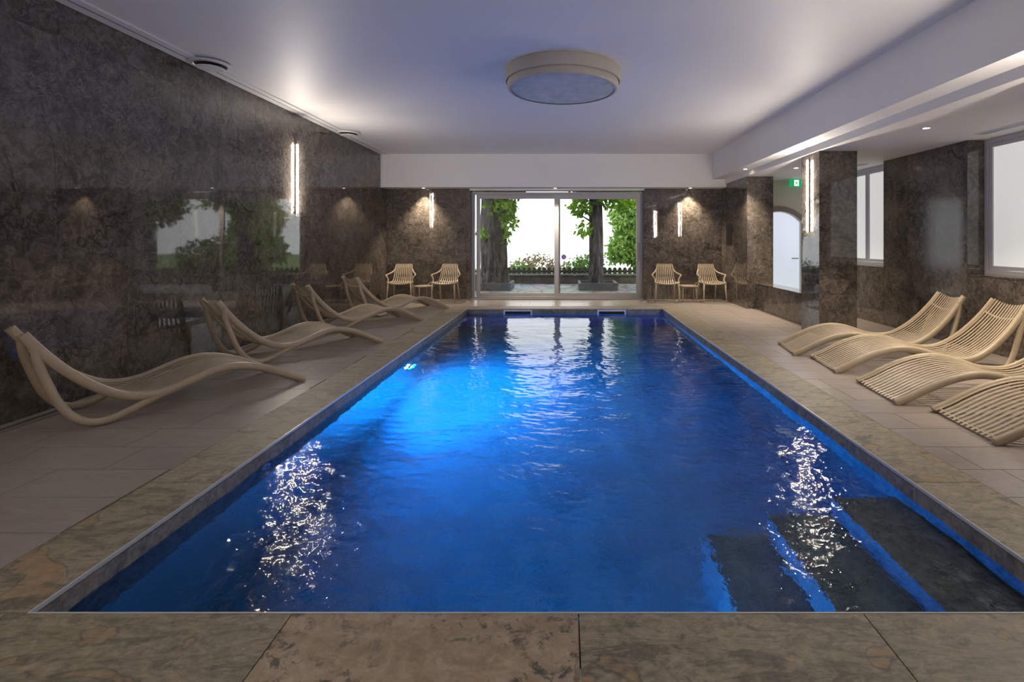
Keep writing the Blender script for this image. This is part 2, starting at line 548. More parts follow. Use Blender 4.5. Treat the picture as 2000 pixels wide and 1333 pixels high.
# water surface: real ripples
def make_water():
    nx, ny = 340, 740
    xs = np.linspace(-PX + .002, PX - .002, nx)
    ys = np.linspace(PY0 + .002, PY1 - .002, ny)
    X, Y = np.meshgrid(xs, ys)
    Z = np.zeros_like(X)
    amp = 0.30 + 0.95 * np.clip((9.0 - Y) / 5.0, 0, 1) ** 1.2
    wx = X + 0.08 * np.sin(1.7 * Y + .6) + 0.05 * np.sin(4.3 * X + 2.2 * Y)
    wy = Y + 0.10 * np.sin(1.3 * X + 1.1) + 0.05 * np.sin(3.1 * Y - 1.9 * X)
    for lam_lo, lam_hi, slope, cnt in ((0.5, 1.1, .012, 8), (0.2, 0.4, .024, 16), (0.05, 0.13, .042, 40)):
        for _ in range(cnt):
            lam = rng.uniform(lam_lo, lam_hi)
            th = rng.normal(math.pi / 2, 0.75)
            k = 2 * math.pi / lam
            Z += slope * math.sqrt(2.0 / cnt) / k * np.sin(k * (math.cos(th) * wx + math.sin(th) * wy) + rng.uniform(0, 6.28))
    Z = Z * amp + WZ
    Xc, Yc = X.copy(), Y.copy()
    Xc[:, 0] = -PX - .006; Xc[:, -1] = PX + .006; Yc[0, :] = PY0 - .006; Yc[-1, :] = PY1 + .006
    top = np.stack([Xc.ravel(), Yc.ravel(), Z.ravel()], 1)
    idx = np.arange(nx * ny).reshape(ny, nx)
    q = np.stack([idx[:-1, :-1].ravel(), idx[:-1, 1:].ravel(), idx[1:, 1:].ravel(), idx[1:, :-1].ravel()], 1)
    rim = np.concatenate([idx[0, :], idx[1:, -1], idx[-1, -2::-1], idx[-2:0:-1, 0]])
    low = top[rim].copy(); low[:, 2] = PZ - .006
    nt = len(top); m = len(rim); j = np.arange(m); j2 = (j + 1) % m
    sides = np.stack([rim[j], nt + j, nt + j2, rim[j2]], 1)
    v = np.concatenate([top, low])
    faces = [tuple(f) for f in np.concatenate([q, sides]).tolist()] + [tuple((nt + j[::-1]).tolist())]
    me = bpy.data.meshes.new('pool_water')
    me.from_pydata(v.tolist(), [], faces)
    me.update()
    me.polygons.foreach_set('use_smooth', [True] * len(q) + [False] * (m + 1))
    me.materials.append(WATER)
    return link(bpy.data.objects.new('pool_water', me))
tag(make_water(), 'rippling blue water filling the pool', 'water', kind='stuff')

# ------------------------------------------------------------------ walls
def panel_wall(parent, axis, fixed, depth, a0, a1, z0, z1, start, phase0, pitch=.617, hh=1.195, mat=None):
    """marble panels on a wall; axis 'y': wall runs along Y at x=fixed, axis 'x': along X at y=fixed; depth signed thickness"""
    n = 0
    a = start
    while a > a0: a -= pitch
    lo, hi = min(fixed, fixed + depth), max(fixed, fixed + depth)
    c = round((a - start) / pitch)
    while a < a1:
        b = a + pitch
        p, q = max(a, a0), min(b, a1)
        if q - p > .02:
            ph = phase0 if c % 2 == 0 else phase0 + .4
            z = ph - 2 * hh
            while z < z1:
                u, w = max(z, z0), min(z + hh, z1)
                if w - u > .03:
                    if axis == 'y':
                        piece('marble_panel', parent, lo, hi, p + .0008, q - .0008, u + .0008, w - .0008, mat or MARBLE)
                    else:
                        piece('marble_panel', parent, p + .0008, q - .0008, lo, hi, u + .0008, w - .0008, mat or MARBLE)
                z += hh
        a = b; c += 1

wl = tag(MB().box(XL - .2, XL - .011, YN - .1, YB + .3, -.16, ZC).build('wall_left', GROUT), 'dark polished marble wall on the left', kind='structure')
panel_wall(wl, 'y', XL, -.011, 1.5, YB, 0.0, ZC, 3.855, 0.0)
piece('marble_panel', wl, XL - .011, XL, YN, 1.499, 0, ZC, MARBLE)

DX0, DX1, DZ1 = -2.03, 1.70, 2.335         # sliding door opening
bk = MB()
bk.box(XL - .2, DX0, YB + .011, YB + .30, -.16, ZC)
bk.box(DX1, 3.9, YB + .011, YB + .30, -.16, ZC)
bk.box(DX0, DX1, YB + .011, YB + .30, DZ1, ZC)
bk.box(DX0, DX1, YB + .011, YB + .30, -.16, -.012)
wbk = tag(bk.build('wall_back', GROUT), 'dark polished marble wall around the sliding glass door', kind='structure')
panel_wall(wbk, 'x', YB, .011, XL, DX0, 0.0, 2.37, -3.35, 0.35)
panel_wall(wbk, 'x', YB, .011, DX1, 3.36, 0.0, 2.37, DX1, 0.0)
piece('reveal_panel', wbk, DX0 - .001, DX0 + .010, YB, YB + .13, 0, DZ1, MARBLE)
piece('reveal_panel', wbk, DX1 - .010, DX1 + .001, YB, YB + .13, 0, DZ1, MARBLE)

# right wall with two window niches
W1 = (3.85, 6.04); W2 = (7.63, 9.95)
wr = MB()
SZ = 0.86
wr.box(XR + .011, XRW + .3, YN, 9.999, -.16, SZ - .02)
wr.box(XR + .011, XRW + .3, YN, W1[0], SZ - .02, ZA)
wr.box(XR + .011, XRW + .3, W1[1] + .011, W2[0] - .011, SZ - .02, ZA)
wright = tag(wr.build('wall_right', GROUT), 'dark polished marble wall with frosted windows on the right', kind='structure')
panel_wall(wright, 'y', XR, .011, 2.5, W1[1], 0.0, SZ, 6.04, 0.0 + .86 - 1.195, mat=MARBLE_R)
panel_wall(wright, 'y', XR, .011, W1[1], W2[0], 0.0, ZA, 6.04, .45, pitch=.53, mat=MARBLE_R)
panel_wall(wright, 'y', XR, .011, W2[0], 9.99, 0.0, SZ, 7.63, 0.0 + .86 - 1.195)
piece('marble_panel', wright, XR, XR + .011, YN, 2.49, 0, ZA, MARBLE)
for (z0, z1) in ((SZ, 1.5), (1.5, 2.12), (2.12, ZA)):
    piece('reveal_panel', wright, XR, XRW + .02, W1[1], W1[1] + .011, z0 + .0008, z1 - .0008, MARBLE)
    piece('reveal_panel', wright, XR, XRW + .02, W2[0] - .011, W2[0], z0 + .0008, z1 - .0008, MARBLE)
for (a, b) in (W1, W2):
    piece('window_ledge', wright, XR - .004, XRW + .02, a, b, SZ - .02, SZ, EDGE_TRIM if False else MARBLE)

wnear = tag(MB().box(XL - .2, XRW + .3, YN - .2, YN, -.16, ZC + .1).build('wall_near', PAINT), 'white painted wall behind the viewpoint', kind='structure')

# end wall of the passage, with an arched opening for the frosted door
YP, AX0, AX1, AZS, AZT = 10.0, 3.72, 4.63, 1.62, 1.83
def arch_pts(x0, x1, zs, zt, n=16):
    w = (x1 - x0) / 2; h = zt - zs
    R = (w * w + h * h) / (2 * h); cx = (x0 + x1) / 2; cz = zt - R
    a = math.asin(w / R)
    return [(cx + R * math.sin(-a + 2 * a * i / n), cz + R * math.cos(-a + 2 * a * i / n)) for i in range(n + 1)]
pw = MB()
ap = arch_pts(AX0, AX1, AZS, AZT)
pw.box(AX1, XRW + .3, YP, YP + .15, -.1, AZS)
for (p, q) in zip(ap[:-1], ap[1:]):
    pw.prism([(p[0], p[1]), (q[0], q[1]), (q[0], ZA), (p[0], ZA)], 1, YP, YP + .15)
pw.box(AX1, XRW + .3, YP, YP + .15, AZS, ZA)
tag(pw.build('wall_passage', plain('cream_plaster', (0.62, 0.57, 0.50), 0.85, noise=.03)), 'cream plaster wall with an arched doorway', kind='structure')

# ------------------------------------------------------------------ ceiling, beam, soffit
cl = MB()
cl.box(XL - .2, XB0 + .05, YN - .2, YB + .3, ZC, ZC + .15)
ceiling = tag(cl.build('ceiling', CEIL_PAINT), 'flat white ceiling over the pool', kind='structure')
piece('ceiling_strip', ceiling, XL + .012, XL + .20, YN, 10.63, ZC - .012, ZC, CEIL_PAINT)
piece('shadow_gap', ceiling, XL + .11, XL + .118, YN, 10.63, ZC - .014, ZC - .011, GROUT)
sf = tag(MB().box(XL, 3.39, 10.64, YB + .3, 2.37, ZC).build('ceiling_soffit', PAINT), 'white boxed soffit above the sliding door', kind='structure')
piece('corner_strip', sf, XL + .001, XL + .05, 10.615, 10.645, 2.36, ZC, PAINT)
piece('door_head', sf, DX0, DX1, YB - .02, YB + .12, DZ1 - .005, 2.371, PAINT)
bmx = MB()
bmx.box(XB0, XB1, YN, 10.64, ZB, ZC + .1)
tag(bmx.build('ceiling_beam', PAINT), 'long white downstand beam beside the pool', kind='structure')
al = MB()
al.box(XB1, XRW + .3, YN, YB, ZA, ZC + .1)
alc = tag(al.build('ceiling_alcove', PAINT), 'lowered white ceiling over the right loungers', kind='structure')

# pillars
def pillar(x0, x1, y0, y1, z1, label, faces):
    o = MB().box(x0 + .011, x1 - .011, y0 + .011, y1 - .011, -.1, z1).build('pillar', GROUT)
    tag(o, label, kind='structure')
    lev = [0, 1.195, z1] if 'a' in faces else [0, .75, 1.6, z1]
    for za, zb in zip(lev[:-1], lev[1:]):
        piece('marble_panel', o, x0, x1, y0, y0 + .011, za + .0008, zb - .0008, MARBLE)
        piece('marble_panel', o, x0, x1, y1 - .011, y1, za + .0008, zb - .0008, MARBLE)
        n = max(1, round((y1 - y0) / .6))
        for k in range(n):
            ya = y0 + .012 + (y1 - y0 - .024) * k / n; yb = y0 + .012 + (y1 - y0 - .024) * (k + 1) / n
            piece('marble_panel', o, x0, x0 + .011, ya + .0008, yb - .0008, za + .0008, zb - .0008, MARBLE)
            piece('marble_panel', o, x1 - .011, x1, ya + .0008, yb - .0008, za + .0008, zb - .0008, MARBLE)
    return o
pillar(3.36, 3.86, 6.76, 7.27, ZA, 'marble clad pillar carrying the right wall lamp', 'a')
pillar(3.36, 3.86, 2.75, 3.26, ZA, 'marble clad pillar beside the nearest right lounger', 'a')
pillar(3.36, 3.84, 9.43, YB, ZA, 'marble clad pier in the far right corner', 'b')
lw = tag(MB().box(3.53, 3.80, 7.28, 9.42, -.05, .45).build('parapet_wall', GROUT), 'low dark marble parapet between the two pillars', kind='structure')
for a, b in ((7.28, 7.99), (7.99, 8.71), (8.71, 9.42)):
    piece('marble_panel', lw, 3.519, 3.531, a + .0008, b - .0008, .001, .458, MARBLE)
    piece('top_panel', lw, 3.515, 3.81, a + .0008, b - .0008, .458, .472, MARBLE)

# ------------------------------------------------------------------ sliding glass door
def frame_parts(parent, name, x0, x1, z0, z1, y0, y1, w, mat, wt=None, wb=None):
    wt = wt or w; wb = wb or w
    mb = MB()
    mb.box(x0, x0 + w, y0, y1, z0, z1); mb.box(x1 - w, x1, y0, y1, z0, z1)
    mb.box(x0 + w, x1 - w, y0, y1, z1 - wt, z1); mb.box(x0 + w, x1 - w, y0, y1, z0, z0 + wb)
    return mb.build(name, mat, parent)
door = tag(empty('door_1', (0, YB + .16, 0)), 'wide two panel sliding glass door to the terrace', kind='structure')
y = 0.0
frame_parts(door, 'outer_frame', DX0 + .01, DX1 - .01, -.012, 2.31, y - .02, y + .13, .055, ALU, .05, .05)
s1 = frame_parts(door, 'sash', -1.93, -.10, .03, 2.262, y + .055, y + .10, .08, ALU, .09, .08)
s2 = frame_parts(door, 'sash', -.225, 1.65, .03, 2.262, y, y + .045, .095, ALU, .10, .09)
MB().box(-1.86, -.17, y + .072, y + .080, .10, 2.18).build('pane', GLASS, s1)
MB().box(-.14, 1.57, y + .018, y + .026, .11, 2.17).build('pane', GLASS, s2)
hd = MB().tube([(1.605, y - .002, .82), (1.605, y - .045, .85), (1.605, y - .045, 1.18), (1.605, y - .002, 1.21)], .009, 8).build('handle', STEEL, s2, True)
piece('threshold', door, DX0, DX1, -.16, .02, -.011, .012, STEEL)

# ------------------------------------------------------------------ frosted windows in the right wall
def m_frost():
    t = NT('backlit_frosted_glass')
    n = t.noise(t.pos(), 0.9, 2, 0.4)
    c = t.ramp(n, [(0.3, (0.80, 0.81, 0.77)), (0.7, (0.92, 0.93, 0.90))])
    t.base((0.7, 0.7, 0.68)); t.rough(0.35)
    t.set(t.p.inputs['Emission Color'], c)
    t.p.inputs['Emission Strength'].default_value = 0.50
    return t.m
FROST = m_frost()
def side_window(nm, ya, yb, mull, label):
    w = tag(empty(nm, (XRW, (ya + yb) / 2, SZ)), label, kind='structure')
    def bx(mb, y0, y1, z0, z1, x0=.0, x1=.06):
        mb.box(x0, x1, y0 - (ya + yb) / 2, y1 - (ya + yb) / 2, z0 - SZ, z1 - SZ)
    mb = MB()
    z0, z1 = SZ + .001, ZA - .001
    bx(mb, ya, ya + .05, z0, z1); bx(mb, yb - .05, yb, z0, z1); bx(mb, ya + .05, yb - .05, z1 - .05, z1); bx(mb, ya + .05, yb - .05, z0, z0 + .05)
    mb.build('window_frame', WHITE_ALU, w)
    for (p, q) in ((ya + .055, mull - .004), (mull + .004, yb - .055)):
        mb = MB()
        bx(mb, p, p + .045, z0 + .055, z1 - .055, .012, .05); bx(mb, q - .045, q, z0 + .055, z1 - .055, .012, .05)
        bx(mb, p + .045, q - .045, z1 - .10, z1 - .055, .012, .05); bx(mb, p + .045, q - .045, z0 + .055, z0 + .10, .012, .05)
        s = mb.build('sash', WHITE_ALU, w)
        mb = MB(); bx(mb, p + .045, q - .045, z0 + .10, z1 - .10, .028, .036)
        mb.build('pane', FROST, s)
    return w
side_window('window_1', W1[0], W1[1], 4.94, 'large frosted window in the right wall behind the nearer loungers')
side_window('window_2', W2[0], W2[1], 8.40, 'frosted casement window seen beyond the marble pillar')

# arched frosted glass door in the passage
DOOR_GLOW = emis('backlit_frosted_door_glass', (0.78, 0.87, 1.0), 0.60)
d2 = tag(empty('door_2', (0, YP + .06, 0)), 'arched frosted glass door glowing with daylight', kind='structure')
out = [(AX0 + .02, 0.0), (AX0 + .02, AZS)] + [(x, z - .012) for x, z in arch_pts(AX0 + .02, AX1 - .02, AZS, AZT)][1:-1] + [(AX1 - .02, AZS), (AX1 - .02, 0.0)]
MB().prism(out, 1, 0, .012).build('pane', DOOR_GLOW, d2)
hn = MB().tube([(AX1 - .07, -.002, .91), (AX1 - .07, -.05, .91), (AX1 - .19, -.05, .91)], .011, 8)
hn.lathe([(.0, 0), (.028, 0), (.028, .02), (0, .02)], 12, (AX1 - .07, -.012, .90))
hn.build('handle', STEEL, d2, True)
arc_o = arch_pts(AX0 - .09, AX1 + .09, AZS + .02, AZT + .10)
ao = MB()
for k in range(16):
    ao.prism([ap[k], ap[k + 1], arc_o[k + 1], arc_o[k]], 1, -.085, -.058)
ao.build('arch_moulding', plain('taupe_moulding', (0.27, 0.235, 0.20), .8), d2)

# exit sign
ES = (4.50, 9.78, 2.41)
ex = tag(empty('exit_sign', ES), 'green illuminated emergency exit sign with arrow above arched door', 'sign')
GREEN = emis('exit_green', (0.0, 0.42, 0.13), 0.55)
SIGN_WHITE = emis('exit_white', (0.85, 1.0, 0.92), 1.5)
MB().box(-.20, .20, 0, .035, -.12, .02).build('housing', GREEN, ex)
ar = MB()
ar.prism([(.06, -.045), (.10, -.10), (.14, -.045), (.112, -.045), (.112, -.005), (.088, -.005), (.088, -.045)], 1, -.002, 0)
ar.build('arrow', SIGN_WHITE, ex)
rm = MB()
rm.box(-.115, -.03, -.002, 0, -.105, .005)
rm.build('doorway_symbol', SIGN_WHITE, ex)
man = MB()
man.lathe([(0, -.008), (.006, -.006), (.008, 0), (.006, .006), (0, .008)], 10, (-.065, -.004, -.014))
man.prism([(-.080, -.028), (-.058, -.026), (-.062, -.058), (-.045, -.072), (-.048, -.096), (-.058, -.094), (-.058, -.076), (-.074, -.066), (-.084, -.084), (-.104, -.084), (-.104, -.076), (-.088, -.072), (-.082, -.05), (-.094, -.044), (-.098, -.05)], 1, -.004, -.002)
man.build('running_figure', GREEN, ex)
MB().box(-.03, .03, .012, .024, .02, ZA - ES[2]).build('bracket', WHITE_PLASTIC, ex)

# ------------------------------------------------------------------ lamps
def wall_lamp(x, y, z, side, label):
    """vertical LED bar; side=+1 stands off a wall on its left, -1 off a wall on its right"""
    o = tag(empty('wall_lamp', (x, y, z)), label, 'wall lamp', 'slim vertical LED wall lamps')
    L = 0.98
    MB().box(*sorted((0.0, side * .024)), -.012, .012, 0, L).build('lamp_body', BRONZE, o)
    MB().box(*sorted((side * .0245, side * .040)), -.013, .013, .004, L - .004).build('diffuser', LED, o)
    MB().box(*sorted((0.0, side * .041)), -.0135, .0135, -.004, .003).build('end_cap', BRONZE, o)
    MB().box(*sorted((0.0, side * .041)), -.0135, .0135, L - .003, L + .004).build('end_cap', BRONZE, o)
    return o
wall_lamp(XL + .001, 7.25, 1.64, 1, 'slim vertical LED wall lamp glowing on the left marble wall')
wall_lamp(3.359, 7.02, 1.38, -1, 'slim vertical LED wall lamp glowing on the right marble pillar')
wall_lamp(XL + .001, 0.3, 1.64, 1, 'added LED bar out of view on the left wall, brightening the near deck')  # added lamp outside the view, brightens the near deck and coping
wall_lamp(3.359, 3.0, 1.38, -1, 'slim vertical LED wall lamp on the near right pillar')

cl_o = tag(empty('ceiling_lamp', (-.02, 5.46, ZC)), 'large round drum lamp, unlit, on the pool ceiling', 'ceiling lamp')
def m_alabaster():
    t = NT('pale_alabaster_shade')
    n = t.noise(t.pos(), 7.0, 6, .65, .5)
    t.base(t.ramp(n, [(.3, (.38, .40, .41)), (.7, (.58, .60, .61))])); t.rough(.45)
    return t.m
ALAB = m_alabaster()
CREAM = plain('cream_lamp_shade', (0.50, 0.46, 0.38), .7, noise=.03)
o = MB().lathe([(.60, 0), (.612, -.02), (.612, -.125), (.60, -.132)], 72).build('drum', CREAM, cl_o); auto_smooth(o)
o = MB().lathe([(.585, -.12), (.592, -.138), (.59, -.19), (.575, -.205), (.55, -.207)], 72).build('lower_rim', CREAM, cl_o); auto_smooth(o)
df = MB().lathe([(.56, -.196), (.52, -.206), (.35, -.212), (.12, -.215), (.001, -.2155)], 72)
o = df.build('diffuser', ALAB, cl_o); auto_smooth(o)

def downlight(x, y, z, label, power=DOWN_POWER, ang=95, group=None):
    o = tag(empty('downlight', (x, y, z)), label, 'downlight', group or 'recessed ceiling downlights')
    r = MB().lathe([(.032, -.001), (.034, -.006), (.048, -.006), (.050, 0.0)], 24).build('trim_ring', WHITE_PLASTIC, o); auto_smooth(r)
    MB().lathe([(.033, -.0012), (.018, -.004), (.001, -.0045)], 24).build('lens', SPOT_LENS, o)
    ld = bpy.data.lights.new('downlight_beam', 'SPOT')
    ld.energy = power * 4; ld.color = (1.0, .82, .62); ld.spot_size = math.radians(ang); ld.spot_blend = .8; ld.shadow_soft_size = .03
    lo = bpy.data.objects.new('downlight_beam', ld); lo.location = (0, 0, -.012)
    link(lo, o)
    return o
downlight(-2.98, 10.80, 2.37, 'small soffit downlight above the left pair of armchairs')
downlight(-.20, 10.80, 2.37, 'small soffit downlight above the sliding glass door')
downlight(2.65, 10.80, 2.37, 'small soffit downlight above the right pair of armchairs')
downlight(3.80, 5.38, ZA, 'bright downlight in the alcove ceiling before the large window')
downlight(3.76, 8.32, ZA, 'downlight in the passage behind the marble pillar')
downlight(3.95, 3.9, ZA, 'alcove downlight above the nearest right loungers')

# round supply vents on the ceiling, linear grilles in the alcove
def round_vent(x, y, label):
    o = tag(empty('ceiling_vent', (x, y, ZC - .012)), label, 'vent', 'round ceiling vents')
    a = MB().lathe([(.19, 0), (.185, -.012), (.15, -.018), (.14, -.006)], 40).build('rim', WHITE_PLASTIC, o); auto_smooth(a)
    b = MB().lathe([(.142, -.004), (.141, -.0075), (.08, -.008), (.001, -.008)], 40).build('throat', BLACK, o)
    c = MB().lathe([(.001, -.030), (.10, -.032), (.125, -.040), (.12, -.046), (.001, -.050)], 40).build('disc', WHITE_PLASTIC, o); auto_smooth(c)
    d = MB().lathe([(.02, -.007), (.02, -.032)], 12).build('stem', WHITE_PLASTIC, o)
round_vent(-3.60, 5.2, 'round white ceiling vent nearer the viewer above the left wall')
round_vent(-3.60, 8.51, 'round white ceiling vent beyond the left wall lamp')
def linear_vent(x, y0, y1, label):
    o = tag(empty('linear_grille', (x, y0, ZA)), label, 'vent', 'linear ceiling grilles')
    L = y1 - y0
    f = MB(); f.box(-.065, -.055, 0, L, -.008, 0); f.box(.055, .065, 0, L, -.008, 0); f.box(-.055, .055, 0, .01, -.008, 0); f.box(-.055, .055, L - .01, L, -.008, 0)
    f.build('frame', WHITE_PLASTIC, o)
    MB().box(-.055, .055, .01, L - .01, -.002, 0).build('backing', BLACK, o)
    for k in range(5):
        piece('slat', o, -.046 + .023 * k - .0045, -.046 + .023 * k + .0045, .01, L - .01, -.007, -.002, WHITE_PLASTIC)
linear_vent(4.62, 4.2, 5.70, 'white linear grille in the ceiling over the large frosted window')
linear_vent(4.62, 7.9, 9.4, 'white linear grille in the ceiling over the far frosted window')
downlight(3.21, 9.1, ZB, 'small downlight under the beam near the far pier')

# black recess panel on the far pier
bp = tag(empty('wall_box', (3.36, 10.28, 1.17)), 'black rectangular box set into the far pier', 'wall box')
MB().box(-.012, -.001, 0, .34, 0, .43).build('frame', BRONZE, bp)
MB().box(-.016, -.0125, .02, .32, .02, .41).build('front', BLACK, bp)

# ------------------------------------------------------------------ pool fittings
def pool_lamp(loc, dirv, label, power):
    o = tag(empty('pool_light', loc), label, 'pool light', 'underwater pool lights')
    q = Vector((0, 0, 1)).rotation_difference(Vector(dirv))
    o.rotation_mode = 'QUATERNION'; o.rotation_quaternion = q
    r = MB().lathe([(.105, 0), (.10, .018), (.085, .022), (.08, .010)], 32).build('bezel', STEEL, o); auto_smooth(r)
    MB().lathe([(.082, .010), (.05, .016), (.001, .018)], 32).build('lens', POOL_LENS, o)
    ld = bpy.data.lights.new('pool_light_beam', 'AREA')
    ld.shape = 'DISK'; ld.size = .16; ld.energy = power; ld.color = POOL_BLUE
    lo = bpy.data.objects.new('pool_light_beam', ld)
    lo.location = (0, 0, .03); lo.rotation_euler = (math.pi, 0, 0)
    link(lo, o)
POOL_LENS = emis('lit_pool_lens', (0.25, 0.55, 1.0), 14.0)
pool_lamp((-PX + .001, 5.93, -.55), (1, 0, -.15), 'glowing blue underwater lamp in the left pool wall', POOL_POWER)
pool_lamp((.35, PY0 + .001, -.6), (0, 1, -.1), 'added blue underwater fill lamp, unseen in the near pool wall', POOL_POWER * .04)  # added unseen lamp, sends weak blue light down the pool
for k, x0 in enumerate((-1.13, .60)):
    o = tag(empty('skimmer', (x0 + .265, PY1, -.115)), ('left' if k == 0 else 'right') + ' white skimmer opening in the far pool wall', 'skimmer', 'pool skimmers')
    MB().box(-.235, .235, -.004, -.001, -.075, .075).build('opening', BLACK, o)
    f = MB(); f.box(-.265, -.235, -.014, 0, -.095, .092); f.box(.235, .265, -.014, 0, -.095, .092); f.box(-.235, .235, -.014, 0, .066, .092); f.box(-.235, .235, -.014, 0, -.095, -.07)
    f.build('frame', WHITE_PLASTIC, o)
    MB().box(-.20, .20, -.010, -.005, -.072, .03).build('flap', BLACK, o)
o = tag(empty('return_jet', (-PX, 3.08, -.145)), 'small round water inlet in the left pool wall', 'inlet')
jm = MB().lathe([(.012, .012), (.02, .016), (.034, .010), (.037, 0)], 20)
j = jm.build('nozzle', STEEL, o, True); j.rotation_euler = (0, math.pi / 2, 0)
# drains
def drain(name, x0, x1, y0, y1, along, label):
    o = tag(empty(name, ((x0 + x1) / 2, (y0 + y1) / 2, 0)), label, 'drain', 'slotted floor drains')
    cx, cy_ = (x0 + x1) / 2, (y0 + y1) / 2
    f = MB()
    w = .012
    a, b, c, d = x0 - cx, x1 - cx, y0 - cy_, y1 - cy_
    f.box(a, b, c, c + w, -.009, .001); f.box(a, b, d - w, d, -.009, .001); f.box(a, a + w, c + w, d - w, -.009, .001); f.box(b - w, b, c + w, d - w, -.009, .001)
    f.build('frame', STEEL if along == 'y' else PLASTIC, o)
    MB().box(a + w, b - w, c + w, d - w, -.0098, -.008).build('channel', BLACK, o)
    s = MB()
    if along == 'x':
        n = int((b - a) / .042)
        for k in range(n):
            xx = a + w + (b - a - 2 * w) * (k + .5) / n
            s.box(xx - .012, xx + .012, c + w, d - w, -.008, .0005)
        so = s.build('grating', PLASTIC, o)
    else:
        m = (a + b) / 2
        s.box(a + w, m - .02, c + w, d - w, -.008, .0); s.box(m + .02, b - w, c + w, d - w, -.008, .0)
        so = s.build('grating', FLOOR_TILE, o)
    so['kind'] = 'stuff'
drain('floor_drain', XL + .002, DX0 - .02, YB - .118, YB - .012, 'x', 'slotted beige drain grating along the far wall, left of door')
drain('floor_drain', DX1 + .02, 3.34, YB - .118, YB - .012, 'x', 'slotted beige drain grating along the far wall, right of door')
drain('floor_drain', XL + .003, XDR - .003, 1.5, YB - .13, 'y', 'narrow drain channel along the foot of the left wall')

# ------------------------------------------------------------------ sun loungers
LEN = 1.74
PROF = [(0, .030), (.10, .075), (.22, .140), (.36, .205), (.50, .248), (.62, .262), (.74, .248), (.88, .205), (1.00, .170), (1.12, .160),
        (1.24, .182), (1.35, .242), (1.46, .330), (1.57, .445), (1.66, .560), (1.74, .680)]
PC = catmull([(s, 0, z) for s, z in PROF], 3)
def halfw(s):
    t = s / LEN
    return .315 + .01 * math.sin(math.pi * min(1, t * 1.3)) - .085 * max(0, (t - .62) / .38) ** 1.3
def surf(p, t, dz=0.0):
    s = p.x
    dish = .012 + .035 * max(0, (s - 1.0) / .74)
    return Vector((s, t * halfw(s), p.z + dz - dish * (1 - t * t)))
def make_lounger():
    root = empty('sun_lounger')
    NS = 13
    for k in range(NS):
        t = -0.87 + 1.74 * k / (NS - 1)
        mb = MB()
        n0 = 0
        hw = .0118
        for i, p in enumerate(PC):
            w = hw * halfw(p.x) / .32
            c = surf(p, t)
            a = PC[max(i - 1, 0)]; b = PC[min(i + 1, len(PC) - 1)]
            tan = Vector((b.x - a.x, 0, b.z - a.z)).normalized(); nor = Vector((-tan.z, 0, tan.x))
            for (dy, dn) in ((-w * .85, -.0055), (w * .85, -.0055), (w, -.003), (w * .8, 0.0), (-w * .8, 0.0), (-w, -.003)):
                q = c + nor * dn; mb.v.append((q.x, q.y + dy, q.z))
        m = len(PC)
        for i in range(m - 1):
            for j in range(6):
                j2 = (j + 1) % 6
                mb.f.append((i * 6 + j, i * 6 + j2, (i + 1) * 6 + j2, (i + 1) * 6 + j))
        mb.f.append(tuple(range(6))); mb.f.append(tuple((m - 1) * 6 + j for j in range(6)))
        o = mb.build('slat', PLASTIC, root); auto_smooth(o, 50)
    for sd in (-1, 1):
        pts = [surf(p, sd * .955, -.016) for p in PC]
        o = MB().tube(pts, .031, 10, ry=.021, frame=(0, 0, 1)).build('side_rail', PLASTIC, root); auto_smooth(o, 60)
        lp = [(1.69, .60), (1.675, .48), (1.635, .34), (1.58, .19), (1.51, .085), (1.43, .036), (1.34, .031), (1.24, .060), (1.13, .105), (1.02, .146), (.90, .182)]
        pts = catmull([(s, sd * (halfw(min(s, 1.2)) * .955 * (1 if s < 1.45 else 1 - .20 * (s - 1.45) / .22)), z) for s, z in lp], 4)
        o = MB().tube(pts, .026, 10, ry=.022).build('leg_loop', PLASTIC, root); auto_smooth(o, 60)
        o = MB().tube([(.03, sd * .295, .022), (.055, sd * .295, 0.002)], .019, 8).build('foot_pad', PLASTIC, root)
    for s in (.02, .52, 1.02, 1.33, 1.65):
        p = min(PC, key=lambda q: abs(q.x - s))
        o = MB().tube([surf(p, t, -.020 if s > .1 else -.012) for t in np.linspace(-.93, .93, 13)], .011, 8).build('cross_rib', PLASTIC, root); auto_smooth(o, 60)
    return root
proto = make_lounger()
LOUNGERS = [  # foot centre x, y, heading from foot to head (deg), label
    (-2.575, 4.76, 180 + 54.5, 'beige slatted sun lounger on the left, nearest, cut by the picture edge'),
    (-2.49, 6.48, 180 + 53, 'beige slatted sun lounger on the left, second from the viewer'),
    (-2.47, 8.24, 180 + 51, 'beige slatted sun lounger on the left, third from the viewer'),
    (-2.38, 9.66, 180 + 50, 'beige slatted sun lounger on the left, farthest, before the armchairs'),
    (2.535, 5.88, -8, 'beige slatted sun lounger on the right, farthest, beside the marble pillar'),
    (2.585, 5.14, -6, 'beige slatted sun lounger on the right, second from the pillar'),
    (2.545, 4.20, -5, 'beige slatted sun lounger on the right, third from the pillar'),
    (2.66, 3.435, -5, 'beige slatted sun lounger on the right, nearest, mostly outside the picture'),
]
for i, (x, y, a, lab) in enumerate(LOUNGERS):
    o = proto if i == 0 else copy_tree(proto)
    o.location = (x, y, 0); o.rotation_euler = (0, 0, math.radians(a))
    tag(o, lab, 'sun lounger', 'wavy sun loungers beside the pool')

